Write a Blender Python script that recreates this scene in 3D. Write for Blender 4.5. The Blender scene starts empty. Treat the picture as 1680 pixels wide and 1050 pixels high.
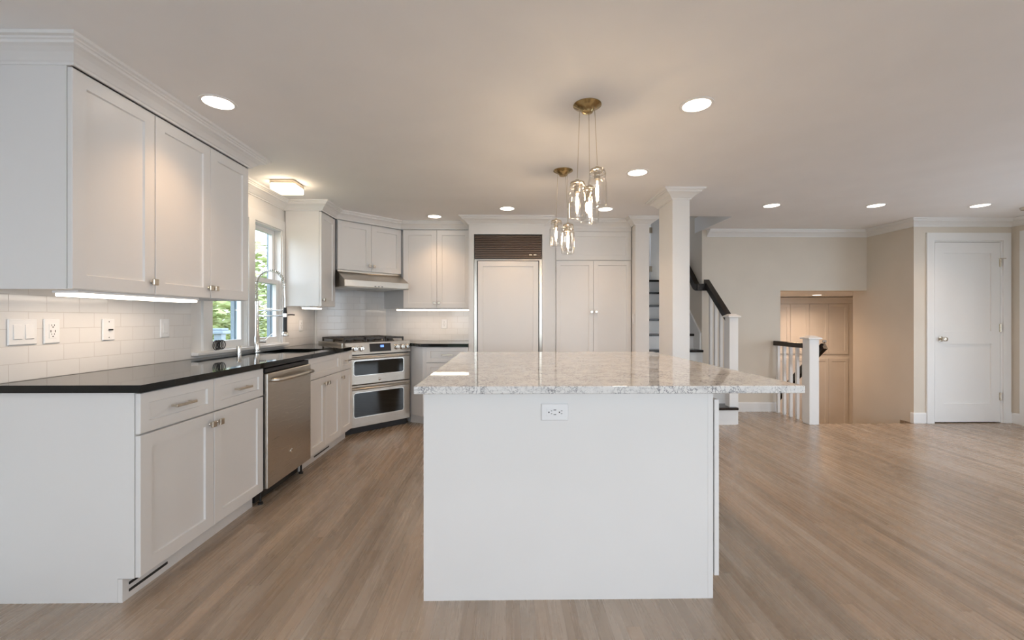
import bpy, bmesh, math, random
from mathutils import Vector, Matrix
random.seed(7)
D = bpy.data
SC = bpy.context.scene
COL = SC.collection
PI = math.pi

# ------------------------------------------------------------------ camera, sky, exposure
HC = 2.315            # ceiling height
cam_d = D.cameras.new('camera')
cam_d.sensor_width = 36.0
cam_d.lens = 700.0 / 1680.0 * 36.0
cam_d.shift_y = -2.0 / 1680.0
cam_d.clip_start = 0.05
cam = D.objects.new('camera', cam_d)
COL.objects.link(cam)
cam.location = (0, 0, 1.185)
cam.rotation_euler = (PI / 2, 0, -0.0141)
SC.camera = cam

vs = SC.view_settings
vs.view_transform = 'Standard'
vs.look = 'None'
vs.gamma = 1.0
vs.use_curve_mapping = False
vs.exposure = 0.06
SC.cycles.use_denoising = True
SC.cycles.max_bounces = 10
SC.cycles.diffuse_bounces = 6
SC.cycles.glossy_bounces = 5
SC.cycles.transparent_max_bounces = 16
SC.cycles.sample_clamp_indirect = 6.0
SC.cycles.caustics_reflective = False
SC.cycles.caustics_refractive = False

SKY = 6.6             # sky strength
DOWN = 17.5           # recessed downlight watts
STRIP = 0.8           # under cabinet lamp watts
WARM = (1.0, 0.64, 0.37)

w = D.worlds.new('sky')
SC.world = w
w.use_nodes = True
nt = w.node_tree
nt.nodes.clear()
o_ = nt.nodes.new('ShaderNodeOutputWorld')
b_ = nt.nodes.new('ShaderNodeBackground')
tc = nt.nodes.new('ShaderNodeTexCoord')
sp = nt.nodes.new('ShaderNodeSeparateXYZ')
rp = nt.nodes.new('ShaderNodeValToRGB')
rp.color_ramp.elements[0].position = 0.0
rp.color_ramp.elements[0].color = (0.83, 0.895, 1.0, 1)
rp.color_ramp.elements[1].position = 0.7
rp.color_ramp.elements[1].color = (0.66, 0.78, 1.0, 1)
nt.links.new(tc.outputs['Generated'], sp.inputs[0])
nt.links.new(sp.outputs['Z'], rp.inputs[0])
nt.links.new(rp.outputs[0], b_.inputs['Color'])
b_.inputs['Strength'].default_value = SKY
nt.links.new(b_.outputs[0], o_.inputs['Surface'])


def portal(name, loc, rot, sx, sy):
    """a sampling portal at a window opening: gives no light of its own"""
    l = D.lights.new(name, 'AREA')
    l.shape = 'RECTANGLE'
    l.size, l.size_y = sx, sy
    l.cycles.is_portal = True
    o = D.objects.new(name, l)
    COL.objects.link(o)
    o.location = loc
    o.rotation_euler = rot
    o['kind'] = 'helper'


# ------------------------------------------------------------------ materials
MATS = {}


def mat(name, col, rough=0.4, metal=0.0, spec=0.5, coat=0.0, emit=None, estr=0.0):
    m = D.materials.new(name)
    m.use_nodes = True
    p = m.node_tree.nodes['Principled BSDF']
    p.inputs['Base Color'].default_value = (*col, 1)
    p.inputs['Roughness'].default_value = rough
    p.inputs['Metallic'].default_value = metal
    p.inputs['Specular IOR Level'].default_value = spec
    p.inputs['Coat Weight'].default_value = coat
    if emit:
        p.inputs['Emission Color'].default_value = (*emit, 1)
        p.inputs['Emission Strength'].default_value = estr
    MATS[name] = m
    return m


class G:
    """small wrapper for node graphs"""
    def __init__(s, m):
        s.t = m.node_tree
        s.p = s.t.nodes['Principled BSDF']

    def n(s, kind, **kw):
        x = s.t.nodes.new(kind)
        for k, v in kw.items():
            setattr(x, k, v)
        return x

    def l(s, a, b):
        s.t.links.new(a, b)

    def val(s, inp, v):
        if hasattr(v, 'is_output'):
            s.l(v, inp)
        else:
            inp.default_value = v

    def math(s, op, a, b=0.0, c=None):
        x = s.n('ShaderNodeMath', operation=op)
        s.val(x.inputs[0], a)
        s.val(x.inputs[1], b)
        if c is not None:
            s.val(x.inputs[2], c)
        return x.outputs[0]

    def ramp(s, fac, stops):
        r = s.n('ShaderNodeValToRGB')
        e = r.color_ramp.elements
        while len(e) < len(stops):
            e.new(0.5)
        for i, (pos, c) in enumerate(stops):
            e[i].position = pos
            e[i].color = (*c, 1) if len(c) == 3 else c
        s.l(fac, r.inputs[0])
        return r.outputs[0]

    def mix(s, fac, a, b, blend='MIX'):
        x = s.n('ShaderNodeMix', data_type='RGBA', blend_type=blend)
        s.val(x.inputs[0], fac)
        for sock, v in ((x.inputs[6], a), (x.inputs[7], b)):
            if hasattr(v, 'is_output'):
                s.l(v, sock)
            else:
                sock.default_value = (*v, 1)
        return x.outputs[2]

    def coords(s, kind='Object'):
        return s.n('ShaderNodeTexCoord').outputs[kind]

    def noise(s, vec, scale, detail=3.0, rough=0.5):
        x = s.n('ShaderNodeTexNoise')
        s.l(vec, x.inputs['Vector'])
        x.inputs['Scale'].default_value = scale
        x.inputs['Detail'].default_value = detail
        x.inputs['Roughness'].default_value = rough
        return x.outputs[0]

    def scaled(s, vec, sx, sy, sz):
        x = s.n('ShaderNodeMapping')
        x.inputs['Scale'].default_value = (sx, sy, sz)
        s.l(vec, x.inputs['Vector'])
        return x.outputs[0]

    def bump(s, h, strength=0.2, dist=0.002):
        x = s.n('ShaderNodeBump')
        x.inputs['Strength'].default_value = strength
        x.inputs['Distance'].default_value = dist
        s.l(h, x.inputs['Height'])
        s.l(x.outputs[0], s.p.inputs['Normal'])


def painted(name, col, rough, var=0.03, scale=3.0):
    m = mat(name, col, rough)
    g = G(m)
    nz = g.noise(g.coords(), scale, 2)
    lo = tuple(c * (1 - var) for c in col)
    hi = tuple(min(1, c * (1 + var)) for c in col)
    g.l(g.ramp(nz, [(0.3, lo), (0.7, hi)]), g.p.inputs['Base Color'])
    fine = g.noise(g.coords(), 180.0, 2)
    g.bump(fine, 0.03, 0.001)
    return m


WHITE = painted('cabinet_paint', (0.80, 0.79, 0.775), 0.36, 0.01)
TRIM = painted('trim_paint', (0.82, 0.815, 0.80), 0.34, 0.01)
WALL = painted('wall_paint', (0.70, 0.635, 0.545), 0.62, 0.02)
WWALL = painted('white_wall_paint', (0.80, 0.785, 0.765), 0.6, 0.02)
CEIL = painted('ceiling_paint', (0.88, 0.87, 0.86), 0.75, 0.015)
DARKWOOD = mat('espresso_wood', (0.012, 0.009, 0.008), 0.22)
g = G(DARKWOOD)
g.l(g.ramp(g.noise(g.scaled(g.coords(), 30, 3, 30), 3, 4), [(0.3, (0.008, 0.006, 0.005)), (0.8, (0.03, 0.018, 0.012))]), g.p.inputs['Base Color'])
NICKEL = mat('satin_nickel', (0.62, 0.56, 0.47), 0.26, 1.0)
BRASS = mat('antique_brass', (0.40, 0.30, 0.15), 0.2, 1.0)
CHROME = mat('brushed_chrome', (0.70, 0.69, 0.66), 0.2, 1.0)
PLATE = painted('white_plastic', (0.84, 0.845, 0.85), 0.3, 0.005)
BLACK = mat('black_plastic', (0.012, 0.012, 0.013), 0.4)
IRON = mat('cast_iron', (0.035, 0.026, 0.016), 0.32)
SLOT = mat('dark_slot', (0.02, 0.02, 0.02), 0.6)
OVENGLASS = mat('oven_glass', (0.006, 0.007, 0.005), 0.05, 0.0, 0.5, 0.0)

STEEL = mat('brushed_steel', (0.66, 0.62, 0.56), 0.28, 1.0)
g = G(STEEL)
st = g.noise(g.scaled(g.coords(), 2.0, 2.0, 260.0), 3.0, 3)
g.l(g.ramp(st, [(0.3, (0.53, 0.495, 0.44)), (0.7, (0.56, 0.525, 0.47))]), g.p.inputs['Base Color'])
g.l(g.ramp(st, [(0.3, (0.27,) * 3), (0.7, (0.31,) * 3)]), g.p.inputs['Roughness'])

GRANITE = mat('black_granite', (0.006, 0.006, 0.006), 0.05, 0.0, 0.34)
g = G(GRANITE)
gv = g.noise(g.coords(), 220.0, 3, 0.7)
g.l(g.ramp(gv, [(0.55, (0.0035, 0.0045, 0.004)), (0.68, (0.010, 0.013, 0.010)), (0.8, (0.05, 0.045, 0.03))]), g.p.inputs['Base Color'])

QUARTZ = mat('white_quartz', (0.8, 0.8, 0.8), 0.035, 0.0, 0.75)
g = G(QUARTZ)
oc = g.coords()
warp = g.n('ShaderNodeVectorMath', operation='ADD')
nzc = g.n('ShaderNodeTexNoise')
g.l(oc, nzc.inputs['Vector'])
nzc.inputs['Scale'].default_value = 7.0
nzc.inputs['Detail'].default_value = 5.0
g.l(oc, warp.inputs[0])
g.l(nzc.outputs['Color'], warp.inputs[1])
v1 = g.n('ShaderNodeTexVoronoi', feature='DISTANCE_TO_EDGE')
g.l(warp.outputs[0], v1.inputs['Vector'])
v1.inputs['Scale'].default_value = 13.0
vein = g.ramp(v1.outputs['Distance'], [(0.0, (1, 1, 1)), (0.05, (0.25,) * 3), (0.13, (0, 0, 0))])
patch = g.ramp(g.noise(oc, 9.0, 4, 0.6), [(0.40, (0, 0, 0)), (0.58, (1, 1, 1))])
veins = g.math('MULTIPLY', vein, patch)
base = g.ramp(g.noise(oc, 24.0, 6, 0.7), [(0.30, (0.62, 0.62, 0.63)), (0.46, (0.82, 0.815, 0.80)), (0.7, (0.88, 0.875, 0.86))])
fleck = g.ramp(g.noise(oc, 95.0, 3, 0.6), [(0.60, (0, 0, 0)), (0.68, (1, 1, 1))])
c1 = g.mix(veins, base, (0.15, 0.155, 0.18))
fm = g.math('MULTIPLY', fleck, 0.75)
g.l(g.mix(fm, c1, (0.16, 0.15, 0.17)), g.p.inputs['Base Color'])

# floor: narrow oak strips running along Y
FLOORM = mat('oak_strip_floor', (0.2, 0.15, 0.11), 0.3, 0.0, 1.0)
g = G(FLOORM)
oc = g.coords()
sx = g.n('ShaderNodeSeparateXYZ')
g.l(oc, sx.inputs[0])
xs = g.math('DIVIDE', sx.outputs['X'], 0.0575)
row = g.math('FLOOR', xs)
fx = g.math('FRACT', xs)
wn = g.n('ShaderNodeTexWhiteNoise', noise_dimensions='1D')
g.l(row, wn.inputs['W'])
yo = g.math('MULTIPLY_ADD', wn.outputs['Value'], 7.3, sx.outputs['Y'])
ys = g.math('DIVIDE', yo, 1.6)
pid = g.math('FLOOR', ys)
fy = g.math('FRACT', ys)
cv = g.n('ShaderNodeCombineXYZ')
g.l(row, cv.inputs[0])
g.l(pid, cv.inputs[1])
wn2 = g.n('ShaderNodeTexWhiteNoise', noise_dimensions='3D')
g.l(cv.outputs[0], wn2.inputs['Vector'])
tone = wn2.outputs['Value']
off = g.n('ShaderNodeVectorMath', operation='MULTIPLY_ADD')
g.l(cv.outputs[0], off.inputs[0])
off.inputs[1].default_value = (3.1, 1.7, 0.0)
g.l(oc, off.inputs[2])
grain = g.noise(g.scaled(off.outputs[0], 38.0, 1.6, 1.0), 1.0, 6, 0.65)
broad = g.noise(g.scaled(oc, 2.2, 0.5, 1.0), 1.0, 3, 0.5)
t1 = g.math('MULTIPLY_ADD', tone, 0.26, g.math('MULTIPLY', grain, 0.46))
t2 = g.math('MULTIPLY_ADD', broad, 0.62, t1)
wood = g.ramp(t2, [(0.36, (0.228, 0.166, 0.114)), (0.62, (0.345, 0.265, 0.195)), (0.85, (0.44, 0.357, 0.282))])
hue = g.mix(g.math('MULTIPLY', g.ramp(wn2.outputs['Color'], [(0.45, (0, 0, 0)), (0.9, (1, 1, 1))]), 0.22), wood, (0.48, 0.29, 0.155))
gx = g.math('MINIMUM', fx, g.math('SUBTRACT', 1.0, fx))
gy = g.math('MINIMUM', fy, g.math('SUBTRACT', 1.0, fy))
gapx = g.math('LESS_THAN', gx, 0.014)
gapy = g.math('LESS_THAN', gy, 0.0012)
gap = g.math('MAXIMUM', gapx, gapy)
spk = g.ramp(g.noise(oc, 26.0, 1, 0.4), [(0.80, (0, 0, 0)), (0.83, (1, 1, 1))])
wc = g.mix(g.math('MULTIPLY', gap, 0.18), hue, (0.03, 0.02, 0.014))
g.l(g.mix(g.math('MULTIPLY', spk, 0.5), wc, (0.5, 0.47, 0.42)), g.p.inputs['Base Color'])
g.l(g.ramp(grain, [(0.3, (0.22,) * 3), (0.75, (0.34,) * 3)]), g.p.inputs['Roughness'])
g.bump(g.math('SUBTRACT', g.math('MULTIPLY', grain, 0.4), gap), 0.16, 0.0015)

# subway tile (local x along the wall, z up)
TILE = mat('subway_tile', (0.8, 0.78, 0.75), 0.09, 0.0, 0.5)
g = G(TILE)
oc = g.coords()
sx = g.n('ShaderNodeSeparateXYZ')
g.l(oc, sx.inputs[0])
cb = g.n('ShaderNodeCombineXYZ')
g.l(sx.outputs['X'], cb.inputs[0])
g.l(sx.outputs['Z'], cb.inputs[1])
bk = g.n('ShaderNodeTexBrick')
bk.offset = 0.5
g.l(cb.outputs[0], bk.inputs['Vector'])
bk.inputs['Scale'].default_value = 1.0
bk.inputs['Brick Width'].default_value = 0.1525
bk.inputs['Row Height'].default_value = 0.0762
bk.inputs['Mortar Size'].default_value = 0.0016
bk.inputs['Mortar Smooth'].default_value = 0.3
bk.inputs['Color1'].default_value = (0.80, 0.785, 0.765, 1)
bk.inputs['Color2'].default_value = (0.78, 0.765, 0.745, 1)
bk.inputs['Mortar'].default_value = (0.66, 0.63, 0.60, 1)
g.l(bk.outputs['Color'], g.p.inputs['Base Color'])
g.l(g.math('MULTIPLY_ADD', bk.outputs['Fac'], 0.5, 0.10), g.p.inputs['Roughness'])
g.bump(g.math('SUBTRACT', 1.0, bk.outputs['Fac']), 0.5, 0.002)


def glass(name, tint=(1, 1, 1), ior=1.45, rough=0.0, boost=1.0):
    m = D.materials.new(name)
    m.use_nodes = True
    t = m.node_tree
    t.nodes.clear()
    out = t.nodes.new('ShaderNodeOutputMaterial')
    mx = t.nodes.new('ShaderNodeMixShader')
    tr = t.nodes.new('ShaderNodeBsdfTransparent')
    gl = t.nodes.new('ShaderNodeBsdfGlossy')
    lw = t.nodes.new('ShaderNodeLayerWeight')
    lw.inputs['Blend'].default_value = 0.5
    pw = t.nodes.new('ShaderNodeMath')
    pw.operation = 'POWER'
    pw.inputs[1].default_value = 5.0
    mu = t.nodes.new('ShaderNodeMath')
    mu.operation = 'MULTIPLY_ADD'
    mu.use_clamp = True
    mu.inputs[1].default_value = 0.75 * boost
    mu.inputs[2].default_value = ((ior - 1) / (ior + 1)) ** 2
    tr.inputs['Color'].default_value = (*tint, 1)
    gl.inputs['Roughness'].default_value = rough
    t.links.new(lw.outputs['Facing'], pw.inputs[0])
    t.links.new(pw.outputs[0], mu.inputs[0])
    t.links.new(mu.outputs[0], mx.inputs[0])
    t.links.new(tr.outputs[0], mx.inputs[1])
    t.links.new(gl.outputs[0], mx.inputs[2])
    t.links.new(mx.outputs[0], out.inputs[0])
    return m


PANE = glass('window_glass', (0.98, 1.0, 0.99))
JAR = glass('jar_glass', (0.985, 0.98, 0.97), 1.75, 0.015, 1.2)


def glow(name, col, strength):
    m = D.materials.new(name)
    m.use_nodes = True
    t = m.node_tree
    t.nodes.clear()
    out = t.nodes.new('ShaderNodeOutputMaterial')
    e = t.nodes.new('ShaderNodeEmission')
    e.inputs['Color'].default_value = (*col, 1)
    e.inputs['Strength'].default_value = strength
    t.links.new(e.outputs[0], out.inputs[0])
    return m


LENS = glow('lamp_lens', (1.0, 0.86, 0.72), 9.0)
STRIPLENS = glow('strip_lens', (1.0, 0.86, 0.72), 7.0)
DIFFUSER = glow('flush_diffuser', (1.0, 0.78, 0.54), 15.0)
BULB = glow('bulb_filament', (1.0, 0.74, 0.48), 240.0)
CLOCK = glow('clock_digits', (0.15, 0.3, 1.0), 2.0)
LEAF = mat('leaf_green', (0.16, 0.30, 0.05), 0.6)
g = G(LEAF)
g.l(g.ramp(g.noise(g.coords(), 2.5, 3), [(0.3, (0.20, 0.26, 0.075)), (0.7, (0.42, 0.45, 0.19))]), g.p.inputs['Base Color'])
BARK = painted('bark', (0.12, 0.09, 0.07), 0.8, 0.3, 12)
GRASS = painted('lawn', (0.085, 0.105, 0.035), 0.9, 0.3, 2)
BOUNCE_PAVING = painted('paving', (0.62, 0.61, 0.59), 0.85, 0.1, 3)  # unseen ground, kept pale so daylight bounces up to the ceiling
OUTTINT = painted('outer_light_tint', (0.17, 0.215, 0.25), 0.5, 0.05)  # grey blue holds the outdoor light's tint and dims it against the sky
BLUEDOOR = painted('door_paint', (0.80, 0.81, 0.82), 0.4, 0.01)

# ------------------------------------------------------------------ mesh helpers


def nb():
    return bmesh.new()


def box(bm, x0, x1, y0, y1, z0, z1):
    vs_ = [bm.verts.new(c) for c in ((x0, y0, z0), (x1, y0, z0), (x1, y1, z0), (x0, y1, z0),
                                     (x0, y0, z1), (x1, y0, z1), (x1, y1, z1), (x0, y1, z1))]
    for f in ((3, 2, 1, 0), (4, 5, 6, 7), (0, 1, 5, 4), (1, 2, 6, 5), (2, 3, 7, 6), (3, 0, 4, 7)):
        bm.faces.new([vs_[i] for i in f])
    return vs_


def bbox(bm, x0, x1, y0, y1, z0, z1, b=0.003, seg=2):
    """a box with rounded edges"""
    t = bmesh.new()
    box(t, x0, x1, y0, y1, z0, z1)
    bmesh.ops.bevel(t, geom=list(t.edges), offset=b, segments=seg, affect='EDGES', profile=0.5)
    me = D.meshes.new('tmp')
    t.to_mesh(me)
    t.free()
    bm.from_mesh(me)
    D.meshes.remove(me)


def prism(bm, pts, z0, z1):
    lo = [bm.verts.new((x, y, z0)) for x, y in pts]
    hi = [bm.verts.new((x, y, z1)) for x, y in pts]
    n = len(pts)
    bm.faces.new(lo[::-1])
    bm.faces.new(hi)
    for i in range(n):
        j = (i + 1) % n
        bm.faces.new((lo[i], lo[j], hi[j], hi[i]))


def prism_x(bm, pts, x0, x1):
    """profile given as (y, z), extruded along x"""
    a = [bm.verts.new((x0, y, z)) for y, z in pts]
    b = [bm.verts.new((x1, y, z)) for y, z in pts]
    n = len(pts)
    bm.faces.new(a)
    bm.faces.new(b[::-1])
    for i in range(n):
        j = (i + 1) % n
        bm.faces.new((a[j], a[i], b[i], b[j]))


def rings(bm, x0, x1, z0, z1, prof):
    """rectangular rings: prof = [(inset, y), ...] lofted from back to front and capped"""
    prev = None
    for k, (i, y) in enumerate(prof):
        r = [bm.verts.new(c) for c in ((x0 + i, y, z0 + i), (x1 - i, y, z0 + i), (x1 - i, y, z1 - i), (x0 + i, y, z1 - i))]
        if prev is None:
            bm.faces.new(r[::-1])
        else:
            for a in range(4):
                b = (a + 1) % 4
                bm.faces.new((prev[a], prev[b], r[b], r[a]))
        prev = r
    bm.faces.new(prev)


def shaker(bm, x0, x1, z0, z1, t=0.02, stile=0.06, rec=0.009):
    rings(bm, x0, x1, z0, z1, [(0, t), (0, 0.002), (0.002, 0), (stile, 0), (stile + 0.003, rec)])


def lathe(bm, prof, cx=0, cy=0, cz=0, n=28, axis='z', cap=True):
    """prof = [(r, h), ...]"""
    rows = []
    for r, h in prof:
        row = []
        for k in range(n):
            a = 2 * PI * k / n
            p, q = r * math.cos(a), r * math.sin(a)
            if axis == 'z':
                c = (cx + p, cy + q, cz + h)
            elif axis == 'y':
                c = (cx + p, cy + h, cz + q)
            else:
                c = (cx + h, cy + p, cz + q)
            row.append(bm.verts.new(c))
        rows.append(row)
    for a, b in zip(rows, rows[1:]):
        for k in range(n):
            j = (k + 1) % n
            bm.faces.new((a[k], a[j], b[j], b[k]))
    if cap:
        if prof[0][0] > 1e-5:
            bm.faces.new(rows[0][::-1])
        if prof[-1][0] > 1e-5:
            bm.faces.new(rows[-1])


def tube(bm, pts, r, n=10, closed=False):
    pts = [Vector(p) for p in pts]
    m = len(pts)
    up = None
    rows = []
    for i, p in enumerate(pts):
        if closed:
            d = pts[(i + 1) % m] - pts[i - 1]
        else:
            d = (pts[min(i + 1, m - 1)] - pts[max(i - 1, 0)])
        d.normalize()
        if up is None:
            up = d.orthogonal().normalized()
        else:
            up = (up - d * up.dot(d)).normalized()
        s = d.cross(up)
        rr = r[i] if isinstance(r, (list, tuple)) else r
        rows.append([bm.verts.new(p + (up * math.cos(2 * PI * k / n) + s * math.sin(2 * PI * k / n)) * rr) for k in range(n)])
    pairs = list(zip(rows, rows[1:]))
    if closed:
        pairs.append((rows[-1], rows[0]))
    for a, b in pairs:
        for k in range(n):
            j = (k + 1) % n
            bm.faces.new((a[k], a[j], b[j], b[k]))
    if not closed:
        bm.faces.new(rows[0][::-1])
        bm.faces.new(rows[-1])


def sweep(bm, path, prof):
    """profile (p outward to the right of the path, z) mitred along a plan path"""
    n = len(path)
    P = [Vector(p) for p in path]
    rows = []
    for i in range(n):
        ns = []
        if i > 0:
            d = (P[i] - P[i - 1]).normalized()
            ns.append(Vector((d.y, -d.x)))
        if i < n - 1:
            d = (P[i + 1] - P[i]).normalized()
            ns.append(Vector((d.y, -d.x)))
        m = ns[0] if len(ns) == 1 else (ns[0] + ns[1]) / (1 + ns[0].dot(ns[1]))
        rows.append([bm.verts.new((P[i].x + m.x * p, P[i].y + m.y * p, z)) for p, z in prof])
    k = len(prof)
    for a, b in zip(rows, rows[1:]):
        for i in range(k):
            j = (i + 1) % k
            bm.faces.new((a[i], a[j], b[j], b[i]))
    bm.faces.new(rows[0][::-1])
    bm.faces.new(rows[-1])


def obj(name, bm, m, parent=None, smooth=False):
    bmesh.ops.recalc_face_normals(bm, faces=list(bm.faces))
    me = D.meshes.new(name)
    bm.to_mesh(me)
    bm.free()
    me.materials.append(m)
    if smooth:
        for p in me.polygons:
            p.use_smooth = True
        me.set_sharp_from_angle(angle=math.radians(40))
    o = D.objects.new(name, me)
    COL.objects.link(o)
    if parent:
        o.parent = parent
    return o


def tag(o, label, cat, group=None, kind=None):
    o['label'] = label
    o['category'] = cat
    if group:
        o['group'] = group
    if kind:
        o['kind'] = kind
    return o


def thing(name, label, cat, loc=(0, 0, 0), rot=0.0, group=None, kind=None):
    o = D.objects.new(name, None)
    o.empty_display_size = 0.1
    COL.objects.link(o)
    o.location = loc
    o.rotation_euler = (0, 0, rot)
    return tag(o, label, cat, group, kind)


def struct(name, bm, m, label, cat, parent=None, smooth=False):
    o = obj(name, bm, m, parent, smooth)
    if parent is None:
        tag(o, label, cat, None, 'structure')
    return o


def copy_tree(o, parent=None):
    c = o.copy()
    COL.objects.link(c)
    if parent:
        c.parent = parent
    for ch in list(o.children):
        copy_tree(ch, c)
    return c


R90 = PI / 2

# ------------------------------------------------------------------ plan
XW = -2.15      # left wall face (tile face 1 cm in front)
XF = -1.53      # left base door faces
XU = -1.79      # left wall-cabinet door faces
YB = 5.38       # kitchen back wall
YU = 5.01       # back wall-cabinet door faces
YF = 4.74       # refrigerator face
YP = 4.87       # pantry face
YH = 5.41       # hall wall with the low opening
YD = 4.78       # closet door wall
XC = 4.63       # corner of the closet door wall
XR = 5.76       # right wall
YN = -2.6       # wall behind the camera
ZC, ZT = 0.878, 0.91
UB, UT = 1.308, 2.238
U = Vector((0.70711, 0.70711))
N = Vector((0.70711, -0.70711))
M0 = Vector((-1.497, 4.77))     # middle of the diagonal cabinet face

# ------------------------------------------------------------------ floor, ceiling, walls
b = nb()
box(b, -2.33, 5.95, YN - .2, 4.77, -0.2, 0)
box(b, -2.33, 3.51, 4.77, 5.62, -0.2, 0)
box(b, XC, 5.95, 4.77, 4.95, -0.2, 0)
struct('floor', b, FLOORM, 'grey brown oak strip floor running away from the viewer', 'floor')

b = nb()
box(b, -2.33, 5.95, YN - .2, 4.68, HC, HC + .2)
box(b, -2.33, 1.6, 4.68, 5.62, HC, HC + .2)
box(b, 2.5, 5.95, 4.68, 5.62, HC, HC + .2)
struct('ceiling', b, CEIL, 'smooth off white ceiling with recessed lights', 'ceiling')

WY = ((3.131, 3.575), (3.665, 4.11))     # the two sink window openings
WZ0, WZ1 = 0.955, 2.03
b = nb()
box(b, XW - .11, XW, YN - .2, WY[0][0], 0, HC)
box(b, XW - .11, XW, WY[0][1], WY[1][0], 0, HC)
box(b, XW - .11, XW, WY[1][1], 5.6, 0, HC)
for y0, y1 in WY:
    box(b, XW - .11, XW, y0, y1, 0, WZ0 - .03)
    box(b, XW - .11, XW, y0, y1, WZ1, HC)
struct('wall_left', b, WWALL, 'white painted wall behind the sink with the double window', 'wall')

b = nb()
box(b, XW - .15, 1.44, YB, YB + .15, 0, HC)
struct('wall_back', b, WWALL, 'white wall behind the refrigerator and pantry', 'wall')

# diagonal corner wall behind the range
DW = M0 - N * 0.43
b = nb()
box(b, -0.44, 0.44, 0.0, 0.1, 0, HC)
o = struct('wall_corner', b, WWALL, 'diagonal wall across the corner behind the range', 'wall')
o.location = (DW.x - N.x * .012, DW.y - N.y * .012, 0)
o.rotation_euler = (0, 0, PI / 4)

# stairwell walls, landing
b = nb()
box(b, 1.445, 1.598, YF, 6.5, 0, 4.6)
box(b, 1.445, 1.598, 6.92, 8.0, 0, 4.6)
box(b, 1.445, 1.598, 6.5, 6.92, 0, 2.45)
box(b, 1.445, 1.598, 6.5, 6.92, 3.0, 4.6)
struct('wall_stair', b, WWALL, 'end of the white wall between pantry and stairs', 'wall')
b = nb()
box(b, 2.5, 2.62, 5.62, 6.55, -0.2, 4.6)
box(b, 2.5, 2.62, 4.58, 5.62, HC + .2, 4.6)
struct('wall_stair_right', b, WALL, 'grey beige wall along the right of the stairs', 'wall')
b = nb()
box(b, 1.598, 3.4, 6.98, 7.1, 1.0, 4.6)
struct('wall_landing', b, BLUEDOOR, 'pale wall at the top of the stairs', 'wall')
b = nb()
box(b, 1.445, 2.62, 4.56, 4.68, HC + .2, 4.6)
box(b, 1.445, 3.4, 4.56, 7.1, 4.6, 4.7)
box(b, 3.3, 3.4, 6.43, 7.1, 1.7, 4.6)
box(b, 2.62, 3.4, 6.33, 6.43, 1.7, 4.6)
struct('wall_upstairs', b, WALL, 'walls and ceiling above the stairs', 'wall')

# hall wall with the low opening to the basement stairs
b = nb()
box(b, 2.5, 3.51, YH, 5.62, -0.2, HC)
box(b, 3.51, XC, YH, 5.62, 1.545, HC)
struct('wall_hall', b, WALL, 'grey beige wall with the low opening to the basement stairs', 'wall')
b = nb()
box(b, XC, XC + .17, YD + .1702, 5.63, -1.5, HC)
box(b, XC, XC + .17, YD + .001, YD + .1702, -1.5, -.201)
struct('wall_basement_right', b, WALL, 'shaded beige wall between the low opening and the white door', 'wall')
DX0, DX1 = 4.87, 5.63     # closet door
b = nb()
box(b, XC, DX0 - .02, YD, YD + .17, 0, HC)
box(b, DX1 + .02, XR + .2, YD, YD + .17, 0, HC)
box(b, DX0 - .02, DX1 + .02, YD, YD + .17, 2.075, HC)
struct('wall_closet', b, WALL, 'beige wall around the white two panel door', 'wall')

b = nb()
box(b, XC + .17, XR + .2, YD + .78, YD + .83, 0, HC)
box(b, XC + .171, XR + .2, YD + .171, YD + .83, HC, HC + .05)
box(b, XC + .171, XR + .2, YD + .171, YD + .83, -.05, 0)
box(b, XR + .15, XR + .2, YD + .171, YD + .78, 0, HC)
struct('wall_closet_inside', b, WALL, 'inside of the closet behind the two panel door', 'wall')

# right wall with the glazed patio door
PY0, PY1 = 1.45, 3.55
b = nb()
box(b, XR, XR + .18, PY1, YD, 0, HC)
box(b, XR, XR + .18, YN - .2, PY0, 0, HC)
box(b, XR, XR + .18, PY0, PY1, 2.08, HC)
struct('wall_right', b, WALL, 'beige wall at the right edge with the patio door', 'wall')

# wall behind the camera with three tall windows
FW = ((-1.7, 0.3), (0.8, 2.8), (3.3, 5.3))
FZ0, FZ1 = 0.25, 2.1
b = nb()
xs_ = [XW - .18] + [v for f in FW for v in f] + [XR + .18]
for i in range(0, len(xs_), 2):
    box(b, xs_[i], xs_[i + 1], YN - .18, YN, 0, HC)
for x0, x1 in FW:
    box(b, x0, x1, YN - .18, YN, 0, FZ0)
    box(b, x0, x1, YN - .18, YN, FZ1, HC)
struct('wall_front', b, WALL, 'wall with three tall windows behind the viewer', 'wall')
for k, (x0, x1) in enumerate(FW):
    b = nb()
    for a0, a1, c0, c1 in ((x0, x0 + .06, FZ0, FZ1), (x1 - .06, x1, FZ0, FZ1), ((x0 + x1) / 2 - .03, (x0 + x1) / 2 + .03, FZ0, FZ1)):
        box(b, a0, a1, YN - .12, YN - .06, c0, c1)
    box(b, x0 + .06, x1 - .06, YN - .12, YN - .06, FZ0, FZ0 + .06)
    box(b, x0 + .06, x1 - .06, YN - .12, YN - .06, FZ1 - .06, FZ1)
    wd = struct('window_%d' % (k + 3), b, TRIM, 'tall white framed window behind the viewer, number %d from the left wall' % (k + 1), 'window')
    b = nb()
    box(b, x0 + .06, x1 - .06, YN - .093, YN - .087, FZ0 + .06, FZ1 - .06)
    obj('glass_pane', b, PANE, wd)
    portal('daylight_portal', ((x0 + x1) / 2, YN - .2, (FZ0 + FZ1) / 2), (R90, 0, 0), x1 - x0, FZ1 - FZ0)

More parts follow.
